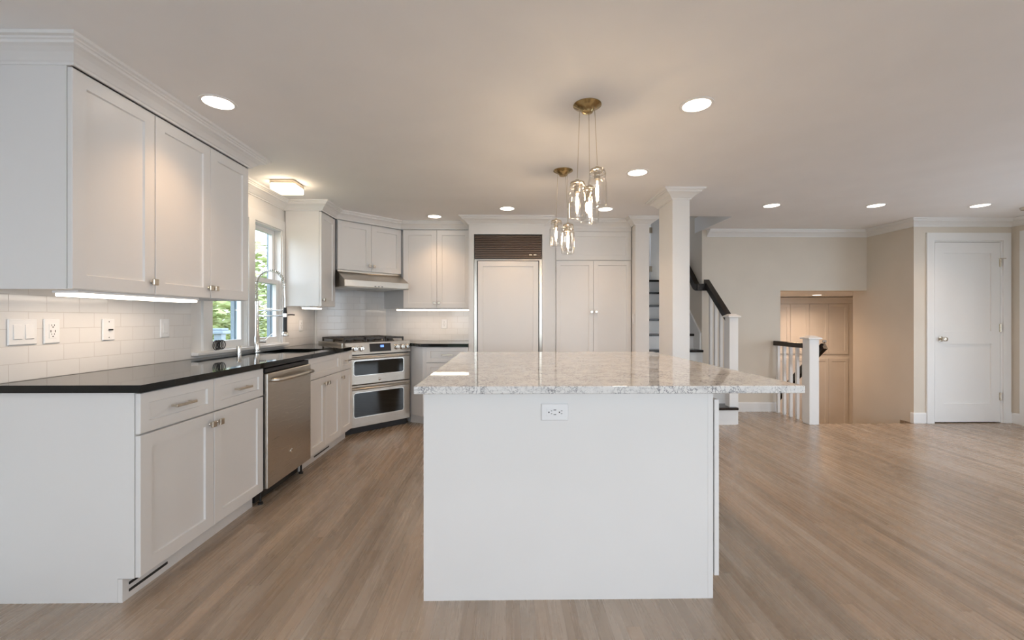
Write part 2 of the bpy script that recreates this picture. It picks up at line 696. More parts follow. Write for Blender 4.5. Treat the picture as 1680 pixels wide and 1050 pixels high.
# patio door (right wall)
b = nb()
for y0, y1 in ((PY0, PY0 + .09), (PY1 - .09, PY1), ((PY0 + PY1) / 2 - .05, (PY0 + PY1) / 2 + .05)):
    box(b, XR + .05, XR + .1, y0, y1, 0.0, 2.08)
box(b, XR + .05, XR + .1, PY0, PY1, 1.99, 2.08)
box(b, XR + .05, XR + .1, PY0, PY1, 0.0, .12)
pd = struct('door_3', b, TRIM, 'white framed glazed patio door in the right wall', 'door')
b = nb()
box(b, XR + .072, XR + .078, PY0 + .09, PY1 - .09, .12, 1.99)
obj('glass_pane', b, PANE, pd)
b = nb()
box(b, XR - .018, XR - .001, PY0 - .10, PY0, 0.0, 2.08)
box(b, XR - .018, XR - .001, PY1, PY1 + .10, 0.0, 2.08)
box(b, XR - .018, XR - .001, PY0 - .10, PY1 + .10, 2.08, 2.17)
obj('door_casing', b, TRIM, pd)
portal('daylight_portal', (XR + .2, (PY0 + PY1) / 2, 1.05), (0, R90, 0), 2.0, PY1 - PY0)
portal('daylight_portal', (XW - .2, 3.62, 1.5), (0, -R90, 0), 1.1, 1.0)

# white hinged door at the right edge
d4 = thing('door_4', 'white door and casing at the right edge beside the two panel door', 'door', (XR - .001, 4.60, 0), -R90, None, 'structure')
b = nb()
shaker(b, .0, .84, .01, 2.07, .03, .11, .01)
o = obj('leaf', b, TRIM, d4)
o.location = (0, -.035, 0)
b = nb()
box(b, -.09, -.001, -.018, 0, 0, 2.165)
box(b, .841, .93, -.018, 0, 0, 2.165)
box(b, -.001, .841, -.018, 0, 2.075, 2.165)
obj('door_casing', b, TRIM, d4)

# basement stairwell
b = nb()
box(b, 3.39, 3.51, 5.62, 7.7, -1.5, 1.55)
box(b, 3.39, 3.51, 4.77, 5.62, -1.5, -0.2)
struct('wall_basement_left', b, WALL, 'wall on the left of the basement stairs', 'wall')
b = nb()
box(b, 3.39, 6.2, 5.62, 7.8, 1.55, 1.65)
struct('ceiling_basement', b, CEIL, 'low ceiling over the basement stairs', 'ceiling')
b = nb()
box(b, 6.1, 6.2, 5.62, 7.8, -1.5, 1.55)
box(b, XC + .17, 6.2, 5.62, 5.72, -1.5, 1.55)
box(b, 3.39, 6.2, 7.75, 7.8, -1.5, 1.55)
struct('wall_basement_back', b, WALL, 'far walls of the basement room', 'wall')
b = nb()
box(b, 3.39, 6.2, 4.65, 7.8, -1.6, -1.5)
struct('floor_basement', b, FLOORM, 'floor at the foot of the basement stairs', 'floor')
b = nb()
box(b, 3.39, XC, 4.65, 4.76, -1.5, -0.2)
struct('wall_basement_front', b, WALL, 'wall under the floor edge at the basement stairs', 'wall')
bs = thing('basement_stairs', 'dark steps going down behind the short white railing', 'stairs', (3.52, 4.78, 0), 0, None, 'structure')
for k in range(1, 7):
    b = nb()
    box(b, 0.0, 1.1, (k - 1) * .24, k * .24, -0.1975 * k - .03, -0.1975 * k)
    obj('tread', b, DARKWOOD, bs)

# panelled closet doors at the foot of the basement stairs
cw = thing('closet_cabinet', 'panelled closet front seen through the low opening, under warm light', 'closet', (3.56, 7.22, 0), math.radians(-7))
b = nb()
box(b, 0, 2.4, 0.02, 0.3, -1.5, 1.54)
box(b, 0, 2.4, -0.01, 0.02, 1.44, 1.5)
box(b, 0, 2.4, -0.03, 0.02, 1.5, 1.54)
obj('cabinet_body', b, WWALL, cw)
for k in range(7):
    x0 = 0.01 + k * 0.30
    for z0, z1 in ((0.60, 1.43), (-1.4, 0.53)):
        b = nb()
        shaker(b, x0, x0 + .295, z0, z1, 0.02, 0.05)
        obj('door', b, WWALL, cw)

# ------------------------------------------------------------------ crown moulding, baseboards, column
CROWN = [(0.0, 2.230), (0.010, 2.230), (0.012, 2.240), (0.018, 2.243), (0.026, 2.252), (0.040, 2.266), (0.060, 2.277),
         (0.074, 2.281), (0.076, 2.291), (0.084, 2.293), (0.086, 2.299), (0.100, 2.301), (0.102, HC - .0005), (0.0, HC - .0005)]
b = nb()
Dl, Dr = M0 - U * .385, M0 + U * .385
sweep(b, [(XW, 1.79), (XU + .002, 1.79), (XU + .002, 2.995), (XW, 2.995), (XW, 4.16), (XU + .002, 4.16), (XU + .002, Dl.y - (Dl.x - XU)),
          (-1.233, YU + .001), (-.413, YU + .001), (-.413, YF), (.43, YF), (.43, YP), (1.438, YP), (1.438, YF), (1.598, YF), (1.598, YF + .2)], CROWN)
struct('trim_1', b, TRIM, 'white crown moulding over the kitchen cabinets', 'moulding')
b = nb()
sweep(b, [(2.56, YH + .0), (XC, YH), (XC, YD), (XR, YD), (XR, YN)], CROWN)
struct('trim_2', b, TRIM, 'white crown moulding along the hall and door wall', 'moulding')
b = nb()
CX0, CX1, CY0, CY1 = 1.46, 1.612, 3.72, 4.05
BASE = [(0, 0), (.014, 0), (.014, .105), (.009, .118), (0, .12)]
sweep(b, [(2.62, YH), (3.50, YH)], BASE)
struct('baseboard_hall', b, TRIM, 'white baseboard behind the stair newel', 'baseboard')
b = nb()
sweep(b, [(XC, YD + .03), (XC, YD), (DX0 - .107, YD)], BASE)
sweep(b, [(DX1 + .107, YD), (XR, YD), (XR, 4.69)], BASE)
sweep(b, [(XR, 3.67), (XR, PY1 + .1)], BASE)
struct('baseboard_closet', b, TRIM, 'white baseboard beside the two panel door', 'baseboard')
b = nb()
sweep(b, [(XR, PY0 - .1), (XR, YN)], BASE)
struct('baseboard_right', b, TRIM, 'white baseboard along the right wall', 'baseboard')

col = thing('column', 'square white column with crown capital behind the island', 'column', (CX0, CY0, 0), 0, None, 'structure')
b = nb()
bbox(b, 0, CX1 - CX0, 0, CY1 - CY0, 0, HC - .001, 0.003, 1)
obj('shaft', b, TRIM, col)
b = nb()
wx, wy = CX1 - CX0, CY1 - CY0
CAP = [(p if p > 0 else -.004, z) for p, z in CROWN]
pth = [(wx / 2, 0), (0, 0), (0, wy), (wx, wy), (wx, 0), (wx / 2, 0)]
sweep(b, [p for p in pth[::-1]], CAP)
obj('capital', b, TRIM, col)
b = nb()
sweep(b, [p for p in pth[::-1]], [(p - .003, z) for p, z in BASE])
obj('plinth', b, TRIM, col)

# ------------------------------------------------------------------ tiled backsplashes (structure)
b = nb()
box(b, 0, 2.93 - 1.79, 0, 0.009, 0, UB - ZT + .06)
box(b, 2.93 - 1.79, 4.165 - 1.79, 0, 0.009, 0, WZ0 - ZT - .027)
box(b, 4.165 - 1.79, 4.80 - 1.79, 0, 0.009, 0, UB - ZT + .06)
o = struct('wall_backsplash_left', b, TILE, 'white subway tile backsplash along the sink wall', 'backsplash')
o.location = (XW + .01, 1.79, ZT + .001)
o.rotation_euler = (0, 0, R90)
b = nb()
box(b, -.425, .425, 0, .009, 0, 1.72 - ZT)
o = struct('wall_backsplash_corner', b, TILE, 'white subway tile backsplash behind the range', 'backsplash')
o.location = (DW.x, DW.y, ZT + .001)
o.rotation_euler = (0, 0, PI / 4)
b = nb()
box(b, -1.56, -.415, 0, .009, 0, UB - ZT + .06)
o = struct('wall_backsplash_back', b, TILE, 'white subway tile backsplash beside the refrigerator', 'backsplash')
o.location = (0, YB - .01, ZT + .001)

# ------------------------------------------------------------------ sink window (double)
for k, (y0, y1) in enumerate(WY):
    wd = thing('window_%d' % (k + 1), ('left half of the sink window, half hidden under the wall cabinet' if k == 0 else 'right half of the sink window, behind the faucet'), 'window', (XW, y0, WZ0), R90, None, 'structure')
    W, Hh = y1 - y0, WZ1 - WZ0
    # frame (jambs out to the outer face of the wall)
    b = nb()
    for a0, a1, c0, c1 in ((0, .012, 0, Hh), (W - .012, W, 0, Hh), (.012, W - .012, Hh - .012, Hh), (.012, W - .012, -.02, .008)):
        box(b, a0, a1, -0.004, .055, c0, c1)
    obj('window_frame', b, TRIM, wd)
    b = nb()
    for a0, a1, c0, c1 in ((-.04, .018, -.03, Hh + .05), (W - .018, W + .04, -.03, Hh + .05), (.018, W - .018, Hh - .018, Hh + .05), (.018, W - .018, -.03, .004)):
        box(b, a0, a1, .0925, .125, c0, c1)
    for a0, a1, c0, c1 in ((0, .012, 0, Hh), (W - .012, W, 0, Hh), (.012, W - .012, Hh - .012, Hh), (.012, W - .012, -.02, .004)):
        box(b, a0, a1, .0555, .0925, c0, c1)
    ox = obj('outer_casing', b, OUTTINT, wd)
    ox['label'] = 'outer casing with the daylight tint in its colour'
    hm = 0.575                        # meeting rail height
    for nm, yy, z0, z1 in (('lower_sash', .018, .008, hm + .02), ('upper_sash', .056, hm - .02, Hh - .012)):
        b = nb()
        s = .042
        x0, x1 = .012, W - .012
        bt = .055 if nm == 'lower_sash' else .04
        box(b, x0, x0 + s, yy, yy + .034, z0, z1)
        box(b, x1 - s, x1, yy, yy + .034, z0, z1)
        box(b, x0 + s, x1 - s, yy, yy + .034, z0, z0 + bt)
        box(b, x0 + s, x1 - s, yy, yy + .034, z1 - .04, z1)
        so = obj(nm, b, TRIM, wd)
        b = nb()
        box(b, x0 + s - .004, x1 - s + .004, yy + .015, yy + .019, z0 + bt - .004, z1 - .036)
        obj('glass_pane', b, PANE, so)
b = nb()
cx = .016
box(b, XW, XW + cx, WY[0][0] - .09, WY[0][0], WZ0, WZ1)
box(b, XW, XW + cx, WY[0][1], WY[1][0], WZ0, WZ1)
box(b, XW, XW + cx, WY[1][1], WY[1][1] + .045, WZ0, WZ1)
box(b, XW, XW + cx, WY[0][0] - .09, WY[1][1] + .045, WZ1, WZ1 + .09)
struct('trim_3', b, TRIM, 'flat white casing around the sink window', 'casing')
b = nb()
bbox(b, XW + .001, XW + .055, 2.935, 4.157, WZ0 - .024, WZ0 - .001, .004)
struct('trim_4', b, TRIM, 'white window stool above the sink', 'sill')

# ------------------------------------------------------------------ cabinet hardware
def knob(parent, x, z):
    b = nb()
    lathe(b, [(.0075, 0), (.005, -.004), (.005, -.014)], x, 0, z, 14, 'y')
    bbox(b, x - .0155, x + .0155, -.027, -.015, z - .0155, z + .0155, .003)
    return obj('knob', b, NICKEL, parent)


def pull(parent, x, z, L=.128):
    b = nb()
    for s in (-1, 1):
        box(b, x + s * (L / 2 - .012) - .005, x + s * (L / 2 - .012) + .005, -.024, .0005, z - .005, z + .005)
    bbox(b, x - L / 2, x + L / 2, -.033, -.023, z - .006, z + .006, .002)
    return obj('pull_handle', b, NICKEL, parent)


def door_part(parent, x0, x1, z0, z1, stile=.06, name='door', y=0.0, m=None):
    b = nb()
    shaker(b, x0, x1, z0, z1, .0195, stile)
    o = obj(name, b, m or WHITE, parent)
    o.location = (0, y, 0)
    return o


def upper_cabinet(label, loc, rot, W, z0, z1, splits, knobs, depth=.345, name='wall_cabinet', body=None, group='white wall cabinets'):
    t = thing(name, label, 'cabinet', (loc[0], loc[1], z0), rot, group)
    h = z1 - z0
    b = nb()
    if body:
        prism(b, body, 0, h)
    else:
        box(b, 0, W, .022, depth, 0.018, h)
        box(b, 0, .018, .022, depth, 0, .018)
        box(b, W - .018, W, .022, depth, 0, .018)
        box(b, 0.018, W - .018, .022, .042, 0, .018)
    obj('cabinet_body', b, WHITE, t)
    for (a0, a1), kx in zip(splits, knobs):
        d = door_part(t, a0 + .0015, a1 - .0015, .002, h - .014, .06)
        if kx is not None:
            knob(d, kx, .062)
    return t


upper_cabinet('single door white wall cabinet nearest the viewer on the sink wall', (XU, 1.785), R90, .418, UB, UT,
              [(0, .418)], [.395])
upper_cabinet('two door white wall cabinet beside the window, left of the sink', (XU, 2.205), R90, .787, UB, UT,
              [(0, .409), (.409, .787)], [.386, .432])
upper_cabinet('narrow white wall cabinet right of the sink window', (XU, 4.163), R90, .335, UB, UT,
              [(0.0, .335)], [.028], body=[(0, .022), (.335, .022), (.335, .10), (.335 + .10, .345 - .14), (.335 + .235, .345), (0, .345)])
# short cabinet over the hood, on the diagonal
upper_cabinet('short white cabinet above the range hood', (M0.x - U.x * .378, M0.y - U.y * .378), PI / 4, .756, 1.705, UT,
              [(0, .378), (.378, .756)], [.352, .404], depth=.42)
# back wall cabinet with an angled left side
upper_cabinet('two door white wall cabinet left of the refrigerator', (-1.203, YU), 0, .785, UB, UT,
              [(0, .393), (.393, .785)], [.368, .418], body=[(0.002, .022), (.785, .022), (.785, .358), (-.335, .358), (-.22, .24)])


def drawer_part(parent, x0, x1, z0, z1, m=None):
    b = nb()
    shaker(b, x0, x1, z0, z1, .0195, .045)
    return obj('drawer', b, m or WHITE, parent)


def base_body(t, W, depth=.60, hollow=False, vent=None):
    b = nb()
    if hollow:
        for x0, x1 in ((0, .018), (W - .018, W)):
            prism_x(b, [(.022, .10), (.022, ZC - .002), (depth, ZC - .002), (depth, 0), (.09, 0), (.09, .10)], x0, x1)
        box(b, .018, W - .018, .022, depth, .10, .118)
        box(b, .018, W - .018, depth - .012, depth, .118, ZC - .03)
        box(b, .018, W - .018, .022, .04, .118, ZC - .002)
    else:
        prism_x(b, [(.022, .10), (.022, ZC - .002), (depth, ZC - .002), (depth, 0), (.09, 0), (.09, .10)], 0, W)
    o = obj('cabinet_body', b, WHITE, t)
    b = nb()
    box(b, 0, W, .07, .089, 0.0, .098)
    if vent:
        for z in (.055, .082):
            pass
    k = obj('toe_kick', b, WHITE, t)
    if vent:
        b = nb()
        for z in (.028, .058):
            box(b, vent[0], vent[1], .0675, .0705, z, z + .011)
        obj('vent', b, SLOT, k)
    return o


BY0 = 1.803
t = thing('base_cabinet', 'white base cabinet at the near end of the black counter, two drawers over two doors', 'cabinet', (XF, BY0, 0), R90, 'white base cabinets')
base_body(t, .910, .605, vent=(.03, .235))
for a, c in ((0, .455), (.455, .910)):
    d = drawer_part(t, a + .004, c - .0015, .702, .872)
    pull(d, (a + c) / 2, .787)
    d = door_part(t, a + .004, c - .0015, .102, .694)
    knob(d, c - .03 if a == 0 else a + .03, .64)

# dishwasher
DWY = 2.720
t = thing('dishwasher', 'stainless steel dishwasher between the white base cabinets', 'dishwasher', (XF, DWY, 0), R90)
Wd = .602
b = nb()
box(b, .003, Wd - .003, .03, .58, .10, .868)
obj('tub_body', b, BLACK, t)
b = nb()
bbox(b, .002, Wd - .002, -.022, .03, .105, .838, .006)
dd = obj('door', b, STEEL, t)
b = nb()
box(b, .004, Wd - .004, -.004, .029, .842, .866)
obj('control_panel', b, BLACK, t)
b = nb()
pts = [(.055, -.023, .79), (.058, -.055, .79), (.075, -.070, .79), (.20, -.074, .79), (.40, -.074, .79), (.525, -.070, .79), (.542, -.055, .79), (.545, -.023, .79)]
tube(b, pts, .013, 10)
obj('handle', b, STEEL, dd, True)
b = nb()
lathe(b, [(.017, 0), (.017, -.003), (.014, -.005)], .30, -.022, .26, 24, 'y')
obj('badge', b, CHROME, dd, True)
b = nb()
box(b, .02, Wd - .02, .07, .085, .01, .10)
obj('toe_kick', b, BLACK, t)
for x in (.03, Wd - .03):
    b = nb()
    lathe(b, [(.016, 0), (.016, .012), (.007, .016), (.007, .104)], x, .04, 0, 14)
    obj('leg', b, BLACK, t, True)

# sink base
t = thing('base_cabinet', 'white sink base cabinet right of the dishwasher, two doors', 'cabinet', (XF, 3.328, 0), R90, 'white base cabinets')
base_body(t, .637, .605, True, vent=(.25, .55))
drawer_part(t, .003, .634, .702, .872)
for a, c in ((0, .316), (.316, .637)):
    d = door_part(t, a + .003, c - .0015, .102, .694)
    knob(d, c - .03 if a == 0 else a + .03, .64)
# narrow drawer base next to the range
t = thing('base_cabinet', 'narrow white base cabinet between the sink base and the range', 'cabinet', (XF, 3.967, 0), R90, 'white base cabinets')
base_body(t, .300, .605)
d = drawer_part(t, .002, .297, .702, .872)
pull(d, .15, .787, .10)
d = door_part(t, .002, .297, .102, .694)
knob(d, .03, .64)

# ------------------------------------------------------------------ range
RC = M0 + N * .23 - U * .03
RL = RC - U * .3775
RR = RC + U * .3775
W = .755
rg = thing('kitchen_range', 'stainless double oven gas range set diagonally in the corner', 'range', (RL.x, RL.y, 0), PI / 4)
b = nb()
box(b, .003, W - .003, .03, .64, .06, .905)
obj('oven_body', b, BLACK, rg)
b = nb()
box(b, .02, W - .02, .035, .06, .0, .06)
obj('kick_plate', b, BLACK, rg)


def oven_door(z0, z1, wz0, wz1, hz, badge=None):
    b = nb()
    x0, x1 = .006, W - .006
    bbox(b, x0, x1, -.008, .028, z0, z1, .004)
    d = obj('oven_door', b, STEEL, rg)
    # rounded window with a raised rim
    b = nb()
    n = 6
    def rr(i, r):
        out = []
        for cx_, cz_, a0 in ((W - .085 - i - r, wz1 - i - r, 0), (.085 + i + r, wz1 - i - r, 90), (.085 + i + r, wz0 + i + r, 180), (W - .085 - i - r, wz0 + i + r, 270)):
            for k in range(n + 1):
                a = math.radians(a0 + 90 * k / n)
                out.append((cx_ + r * math.cos(a), cz_ + r * math.sin(a)))
        return out
    o1, o2 = rr(0, .028), rr(.007, .022)
    A = [b.verts.new((x, -.0085, z)) for x, z in o1]
    B = [b.verts.new((x, -.012, z)) for x, z in o1]
    C_ = [b.verts.new((x, -.012, z)) for x, z in o2]
    E_ = [b.verts.new((x, -.0085, z)) for x, z in o2]
    m_ = len(A)
    for P_, Q_ in ((A, B), (B, C_), (C_, E_)):
        for k in range(m_):
            j = (k + 1) % m_
            b.faces.new((P_[k], P_[j], Q_[j], Q_[k]))
    obj('window_rim', b, CHROME, d, True)
    b = nb()
    A = [b.verts.new((x, -.0088, z)) for x, z in o2]
    B = [b.verts.new((x, -.004, z)) for x, z in o2]
    b.faces.new(A)
    b.faces.new(B[::-1])
    for k in range(m_):
        j = (k + 1) % m_
        b.faces.new((A[k], A[j], B[j], B[k]))
    obj('oven_window', b, OVENGLASS, d)
    b = nb()
    tube(b, [(.045, -.009, hz), (.045, -.05, hz), (.06, -.06, hz), (W - .06, -.06, hz), (W - .045, -.05, hz), (W - .045, -.009, hz)], .0125, 10)
    obj('handle', b, STEEL, d, True)
    if badge:
        b = nb()
        lathe(b, [(.016, 0), (.016, -.003), (.013, -.005)], W / 2, -.008, badge, 24, 'y')
        obj('badge', b, CHROME, d, True)
    return d


oven_door(.068, .498, .165, .425, .468)
oven_door(.506, .806, .595, .755, .783, .545)
b = nb()
prism_x(b, [(-.02, .818), (.0, .938), (.06, .938), (.06, .818)], .003, W - .003)
cp = obj('control_panel', b, STEEL, rg)
def onpanel(z):
    return -.02 + (z - .818) / .12 * .02
b = nb()
prism_x(b, [(onpanel(.838) - .002, .838), (onpanel(.922) - .002, .922), (.03, .922), (.03, .838)], .262, .508)
ds = obj('display', b, BLACK, cp)
b = nb()
prism_x(b, [(onpanel(.882) - .003, .882), (onpanel(.905) - .003, .905), (.0, .905), (.0, .882)], .385, .425)
obj('clock', b, CLOCK, ds)
for x in (.095, .165, .575, .64, .705):
    b = nb()
    yy = onpanel(.878)
    lathe(b, [(.031, 0), (.031, -.006), (.024, -.008), (.022, -.032), (.019, -.036)], x, yy, .878, 22, 'y')
    bbox(b, x - .005, x + .005, yy - .042, yy - .03, .878 - .018, .878 + .018, .002)
    obj('control_knob', b, CHROME, cp, True)
b = nb()
bbox(b, -.004, W + .004, .06, .655, .905, .938, .004)
ct = obj('cooktop', b, STEEL, rg)
for bx in (.14, .378, .615):
    for by in (.20, .49):
        b = nb()
        lathe(b, [(.05, 0), (.05, .008), (.036, .012), (.036, .022), (.03, .026)], bx, by, .938, 20)
        obj('burner_cap', b, IRON, ct, True)
for k in range(3):
    b = nb()
    x0, x1 = .03 + k * .235, .03 + k * .235 + .225
    zz0, zz1 = .966, .984
    for y in (.085, .34, .62):
        box(b, x0, x1, y, y + .014, zz0, zz1)
    for x in (x0, (x0 + x1) / 2 - .007, x1 - .014):
        box(b, x, x + .014, .085, .634, zz0, zz1 - .001)
    for y in (.20, .49):
        box(b, x0, x1, y - .007, y + .007, zz0, zz1 - .0015)
    for x in (x0, x1 - .014):
        for y in (.085, .34, .62):
            box(b, x, x + .014, y, y + .014, .938, zz0)
    obj('grate', b, IRON, ct)

# hood
hd = thing('range_hood', 'slanted stainless range hood under the short corner cabinet', 'hood', (M0.x - U.x * .378, M0.y - U.y * .378, 1.52), PI / 4)
b = nb()
prism_x(b, [(.42, 0), (-.155, 0), (-.16, .005), (-.16, .068), (.01, .165), (.01, .183), (.42, .183)], .001, .755)
obj('hood_shell', b, STEEL, hd)
for x in (.33, .37, .41):
    b = nb()
    box(b, x, x + .02, -.162, -.155, .010, .018)
    obj('button', b, SLOT, hd)
b = nb()
box(b, .04, .36, -.12, .38, -.003, .002)
box(b, .395, .715, -.12, .38, -.003, .002)
obj('filter_mesh', b, STEEL, hd)

# ------------------------------------------------------------------ black counters, sink, faucet
FX = -1.51
b = nb()
H0 = (-2.03, -1.62, 3.40, 3.93)
wx0 = XW + .012
box(b, wx0, FX, 1.785, H0[2], ZC, ZT)
box(b, wx0, H0[0], H0[2], H0[3], ZC, ZT)
box(b, H0[1], FX, H0[2], H0[3], ZC, ZT)
# past the sink: bounded by the left side of the range and the diagonal wall
sL = RL - U * .006                       # a point on the range's left side
kL = sL.x + sL.y                         # side line: x + y = kL
yfx = kL - FX
kD = (DW + N * .011)
dD = kD.x - kD.y                         # diagonal wall face: x - y = dD
pD = ((kL + dD) / 2, (kL - dD) / 2)
ins = RL - N * .05 - U * .006
pts = [(wx0, H0[3]), (FX, H0[3]), (FX, yfx), pD, (wx0, wx0 - dD)]
prism(b, pts, ZC, ZT)
bl = obj('countertop', b, GRANITE)
tag(bl, 'long polished black counter along the sink wall', 'countertop', 'polished black counters')
b = nb()
sR = RR + U * .006
kR = sR.x + sR.y
CYF = 4.70
pDR = ((kR + dD) / 2, (kR - dD) / 2)
yb = YB - .012
p0 = (-.93, CYF)
# front-left: the counter turns back along the range
fl = (RR + U * .006 - N * .03)
pts = [(-.416, CYF), p0, (fl.x, fl.y), pDR, (yb + dD, yb), (-.416, yb)]
prism(b, pts, ZC, ZT)
br = obj('countertop', b, GRANITE)
tag(br, 'short black counter between the range and the refrigerator', 'countertop', 'polished black counters')

t = thing('base_cabinet', 'white drawer base between the range and the refrigerator', 'cabinet', (-.925, 4.73, 0), 0, 'white base cabinets')
b = nb()
fx_, fy_ = fl.x + .006 + .925, fl.y + .012 - 4.73
prism(b, [(.51, .022), (.0, .022), (fx_, fy_), (fx_ - .30, fy_ + .30), (.51, .64)], .10, ZC - .002)
prism(b, [(.51, .09), (.03, .09), (fx_ + .01, fy_ + .02), (fx_ - .28, fy_ + .32), (.51, .64)], .0, .10)
obj('cabinet_body', b, WHITE, t)
for z0, z1 in ((.702, .872), (.405, .694), (.102, .397)):
    d = drawer_part(t, .045, .505, z0, z1)
    pull(d, .275, (z0 + z1) / 2 if z1 > .8 else z1 - .06, .128)

# sink
sk = thing('kitchen_sink', 'undermount stainless sink in the black counter', 'sink', ((H0[0] + H0[1]) / 2, (H0[2] + H0[3]) / 2, ZC - .002))
b = nb()
hx, hy, dz = (H0[1] - H0[0]) / 2 + .006, (H0[3] - H0[2]) / 2 + .006, -.20
r1 = [(-hx - .02, -hy - .02), (hx + .02, -hy - .02), (hx + .02, hy + .02), (-hx - .02, hy + .02)]
r2 = [(-hx, -hy), (hx, -hy), (hx, hy), (-hx, hy)]
r3 = [(x * .94, y * .95) for x, y in r2]
v1_ = [b.verts.new((x, y, -.001)) for x, y in r1]
v2_ = [b.verts.new((x, y, -.001)) for x, y in r2]
v3_ = [b.verts.new((x, y, dz)) for x, y in r3]
v4_ = [b.verts.new((x, y, dz - .003)) for x, y in r2]
v5_ = [b.verts.new((x, y, -.004)) for x, y in r1]
for A, B in ((v1_, v2_), (v2_, v3_), (v4_, v5_), (v5_, v1_)):
    for k in range(4):
        j = (k + 1) % 4
        b.faces.new((A[k], A[j], B[j], B[k]))
b.faces.new(v3_)
b.faces.new(v4_[::-1])
obj('bowl', b, STEEL, sk)
b = nb()
lathe(b, [(.045, 0), (.045, .003), (.03, .004), (.025, .001)], 0, 0, dz, 20)
obj('drain', b, CHROME, sk, True)

# spring faucet
FXp, FYp = -2.085, 3.60
fa = thing('spring_faucet', 'tall spring neck faucet with pull-down sprayer behind the sink', 'faucet', (FXp, FYp, ZT))
b = nb()
lathe(b, [(.028, 0), (.028, .006), (.023, .01), (.023, .13), (.019, .135), (.017, .14), (.017, .40), (.020, .402), (.020, .42), (.014, .425)], 0, 0, 0, 22)
obj('post', b, CHROME, fa, True)
arch = []
for k in range(41):
    a = PI - PI * 1.0 * k / 40
    arch.append((.115 + .115 * math.cos(a), 0, .56 + .12 * math.sin(a)))
spine = [(0, 0, .42), (0, 0, .48), (0, 0, .53)] + arch + [(.23, 0, .53), (.235, 0, .45), (.235, 0, .37)]
b = nb()
tube(b, spine, .006, 8)
obj('hose', b, CHROME, fa, True)
# the spring: a helix round the hose
b = nb()
P = [Vector(p) for p in spine[:-2]]
seglen = [0]
for i in range(1, len(P)):
    seglen.append(seglen[-1] + (P[i] - P[i - 1]).length)
tot = seglen[-1]
hel = []
turns = 34
steps = turns * 10
i = 0
for s_ in range(steps + 1):
    L_ = tot * s_ / steps
    while i < len(P) - 2 and seglen[i + 1] < L_:
        i += 1
    f_ = (L_ - seglen[i]) / max(1e-6, seglen[i + 1] - seglen[i])
    c_ = P[i].lerp(P[i + 1], f_)
    d_ = (P[i + 1] - P[i]).normalized()
    sd = Vector((0, 1, 0))
    up_ = d_.cross(sd)
    a = 2 * PI * turns * s_ / steps
    hel.append(c_ + (sd * math.cos(a) + up_ * math.sin(a)) * .0125)
tube(b, hel, .0022, 5)
obj('spring', b, CHROME, fa, True)
b = nb()
tube(b, [(.0, 0, .345), (.235, 0, .345)], .006, 8)
tube(b, [(.0, 0, .300), (.235, 0, .300)], .006, 8)
lathe(b, [(.019, 0), (.019, .03)], .235, 0, .29, 16)
obj('arm', b, CHROME, fa, True)
b = nb()
lathe(b, [(.012, .37), (.016, .33), (.016, .18), (.019, .165), (.026, .15), (.026, .13), (.022, .128)], .235, 0, 0, 18)
sp_ = obj('sprayer', b, BLACK, fa, True)
b = nb()
lathe(b, [(.0262, .128), (.0275, .135), (.0275, .150), (.020, .166)], .235, 0, 0, 18)
obj('spray_ring', b, CHROME, sp_, True)
b = nb()
tube(b, [(.235, 0, .305), (.26, .04, .31), (.28, .07, .308)], .005, 8)
obj('trigger', b, BLACK, sp_, True)
b = nb()
tube(b, [(.02, .01, .085), (.06, .03, .085)], .011, 10)
tube(b, [(.05, .025, .09), (.11, .045, .155)], .004, 8)
obj('lever', b, CHROME, fa, True)

sd = thing('air_gap_cap', 'short cylindrical chrome air gap cap left of the faucet', 'air gap', (-2.085, 3.36, ZT))
b = nb()
lathe(b, [(.022, 0), (.022, .004), (.017, .006), (.017, .058), (.015, .064), (.0, .065)], 0, 0, 0, 20)
obj('cap', b, CHROME, sd, True)

cc = thing('cable_coil', 'small dark coil of cable on the window stool', 'cable', (-2.113, 3.17, WZ0))
b = nb()
for k, (ox, oy, rr_, tilt) in enumerate(((0, -.03, .034, .2), (.006, -.015, .032, -.35), (-.004, .0, .034, .5), (.004, .02, .030, -.1), (.0, .03, .033, .8))):
    loop = []
    for q in range(24):
        a = 2 * PI * q / 24
        loop.append((ox + rr_ * .45 * math.cos(a) * math.sin(tilt), oy + rr_ * .8 * math.cos(a), .0375 + (rr_) * math.sin(a)))
    tube(b, loop, .0035, 6, True)
obj('cable_loops', b, BLACK, cc, True)

# ------------------------------------------------------------------ refrigerator, enclosure, pantry
fr = thing('refrigerator', 'built-in refrigerator with white panel door under a dark louvre grille', 'refrigerator', (-.352, YF, 0))
b = nb()
box(b, 0, .752, .03, .62, .09, 2.12)
box(b, .05, .70, .08, .6, .0, .09)
obj('fridge_body', b, BLACK, fr)
b = nb()
for x0, x1, z0, z1 in ((0, .030, .09, 1.846), (.722, .752, .09, 1.846), (.03, .722, 1.832, 1.846)):
    box(b, x0, x1, -.004, .029, z0, z1)
obj('steel_trim', b, STEEL, fr)
b = nb()
shaker(b, .040, .712, .10, 1.824, .0195, .055, .008)
d = obj('door', b, WHITE, fr)
d.location = (0, -.006, 0)
gr = nb()
for k in range(13):
    z = 1.858 + k * .0198
    prism_x(gr, [(-.004, z), (-.004, z + .012), (.012, z + .0175), (.016, z + .0175), (.006, z)], .006, .746)
GRILLE = mat('bronze_grille', (0.20, 0.15, 0.12), 0.25, 1.0)
go = obj('grille', gr, GRILLE, fr)
for x in (.61, .66):
    b = nb()
    box(b, x, x + .03, -.008, -.004, 1.888, 1.902)
    obj('badge', b, NICKEL, go)

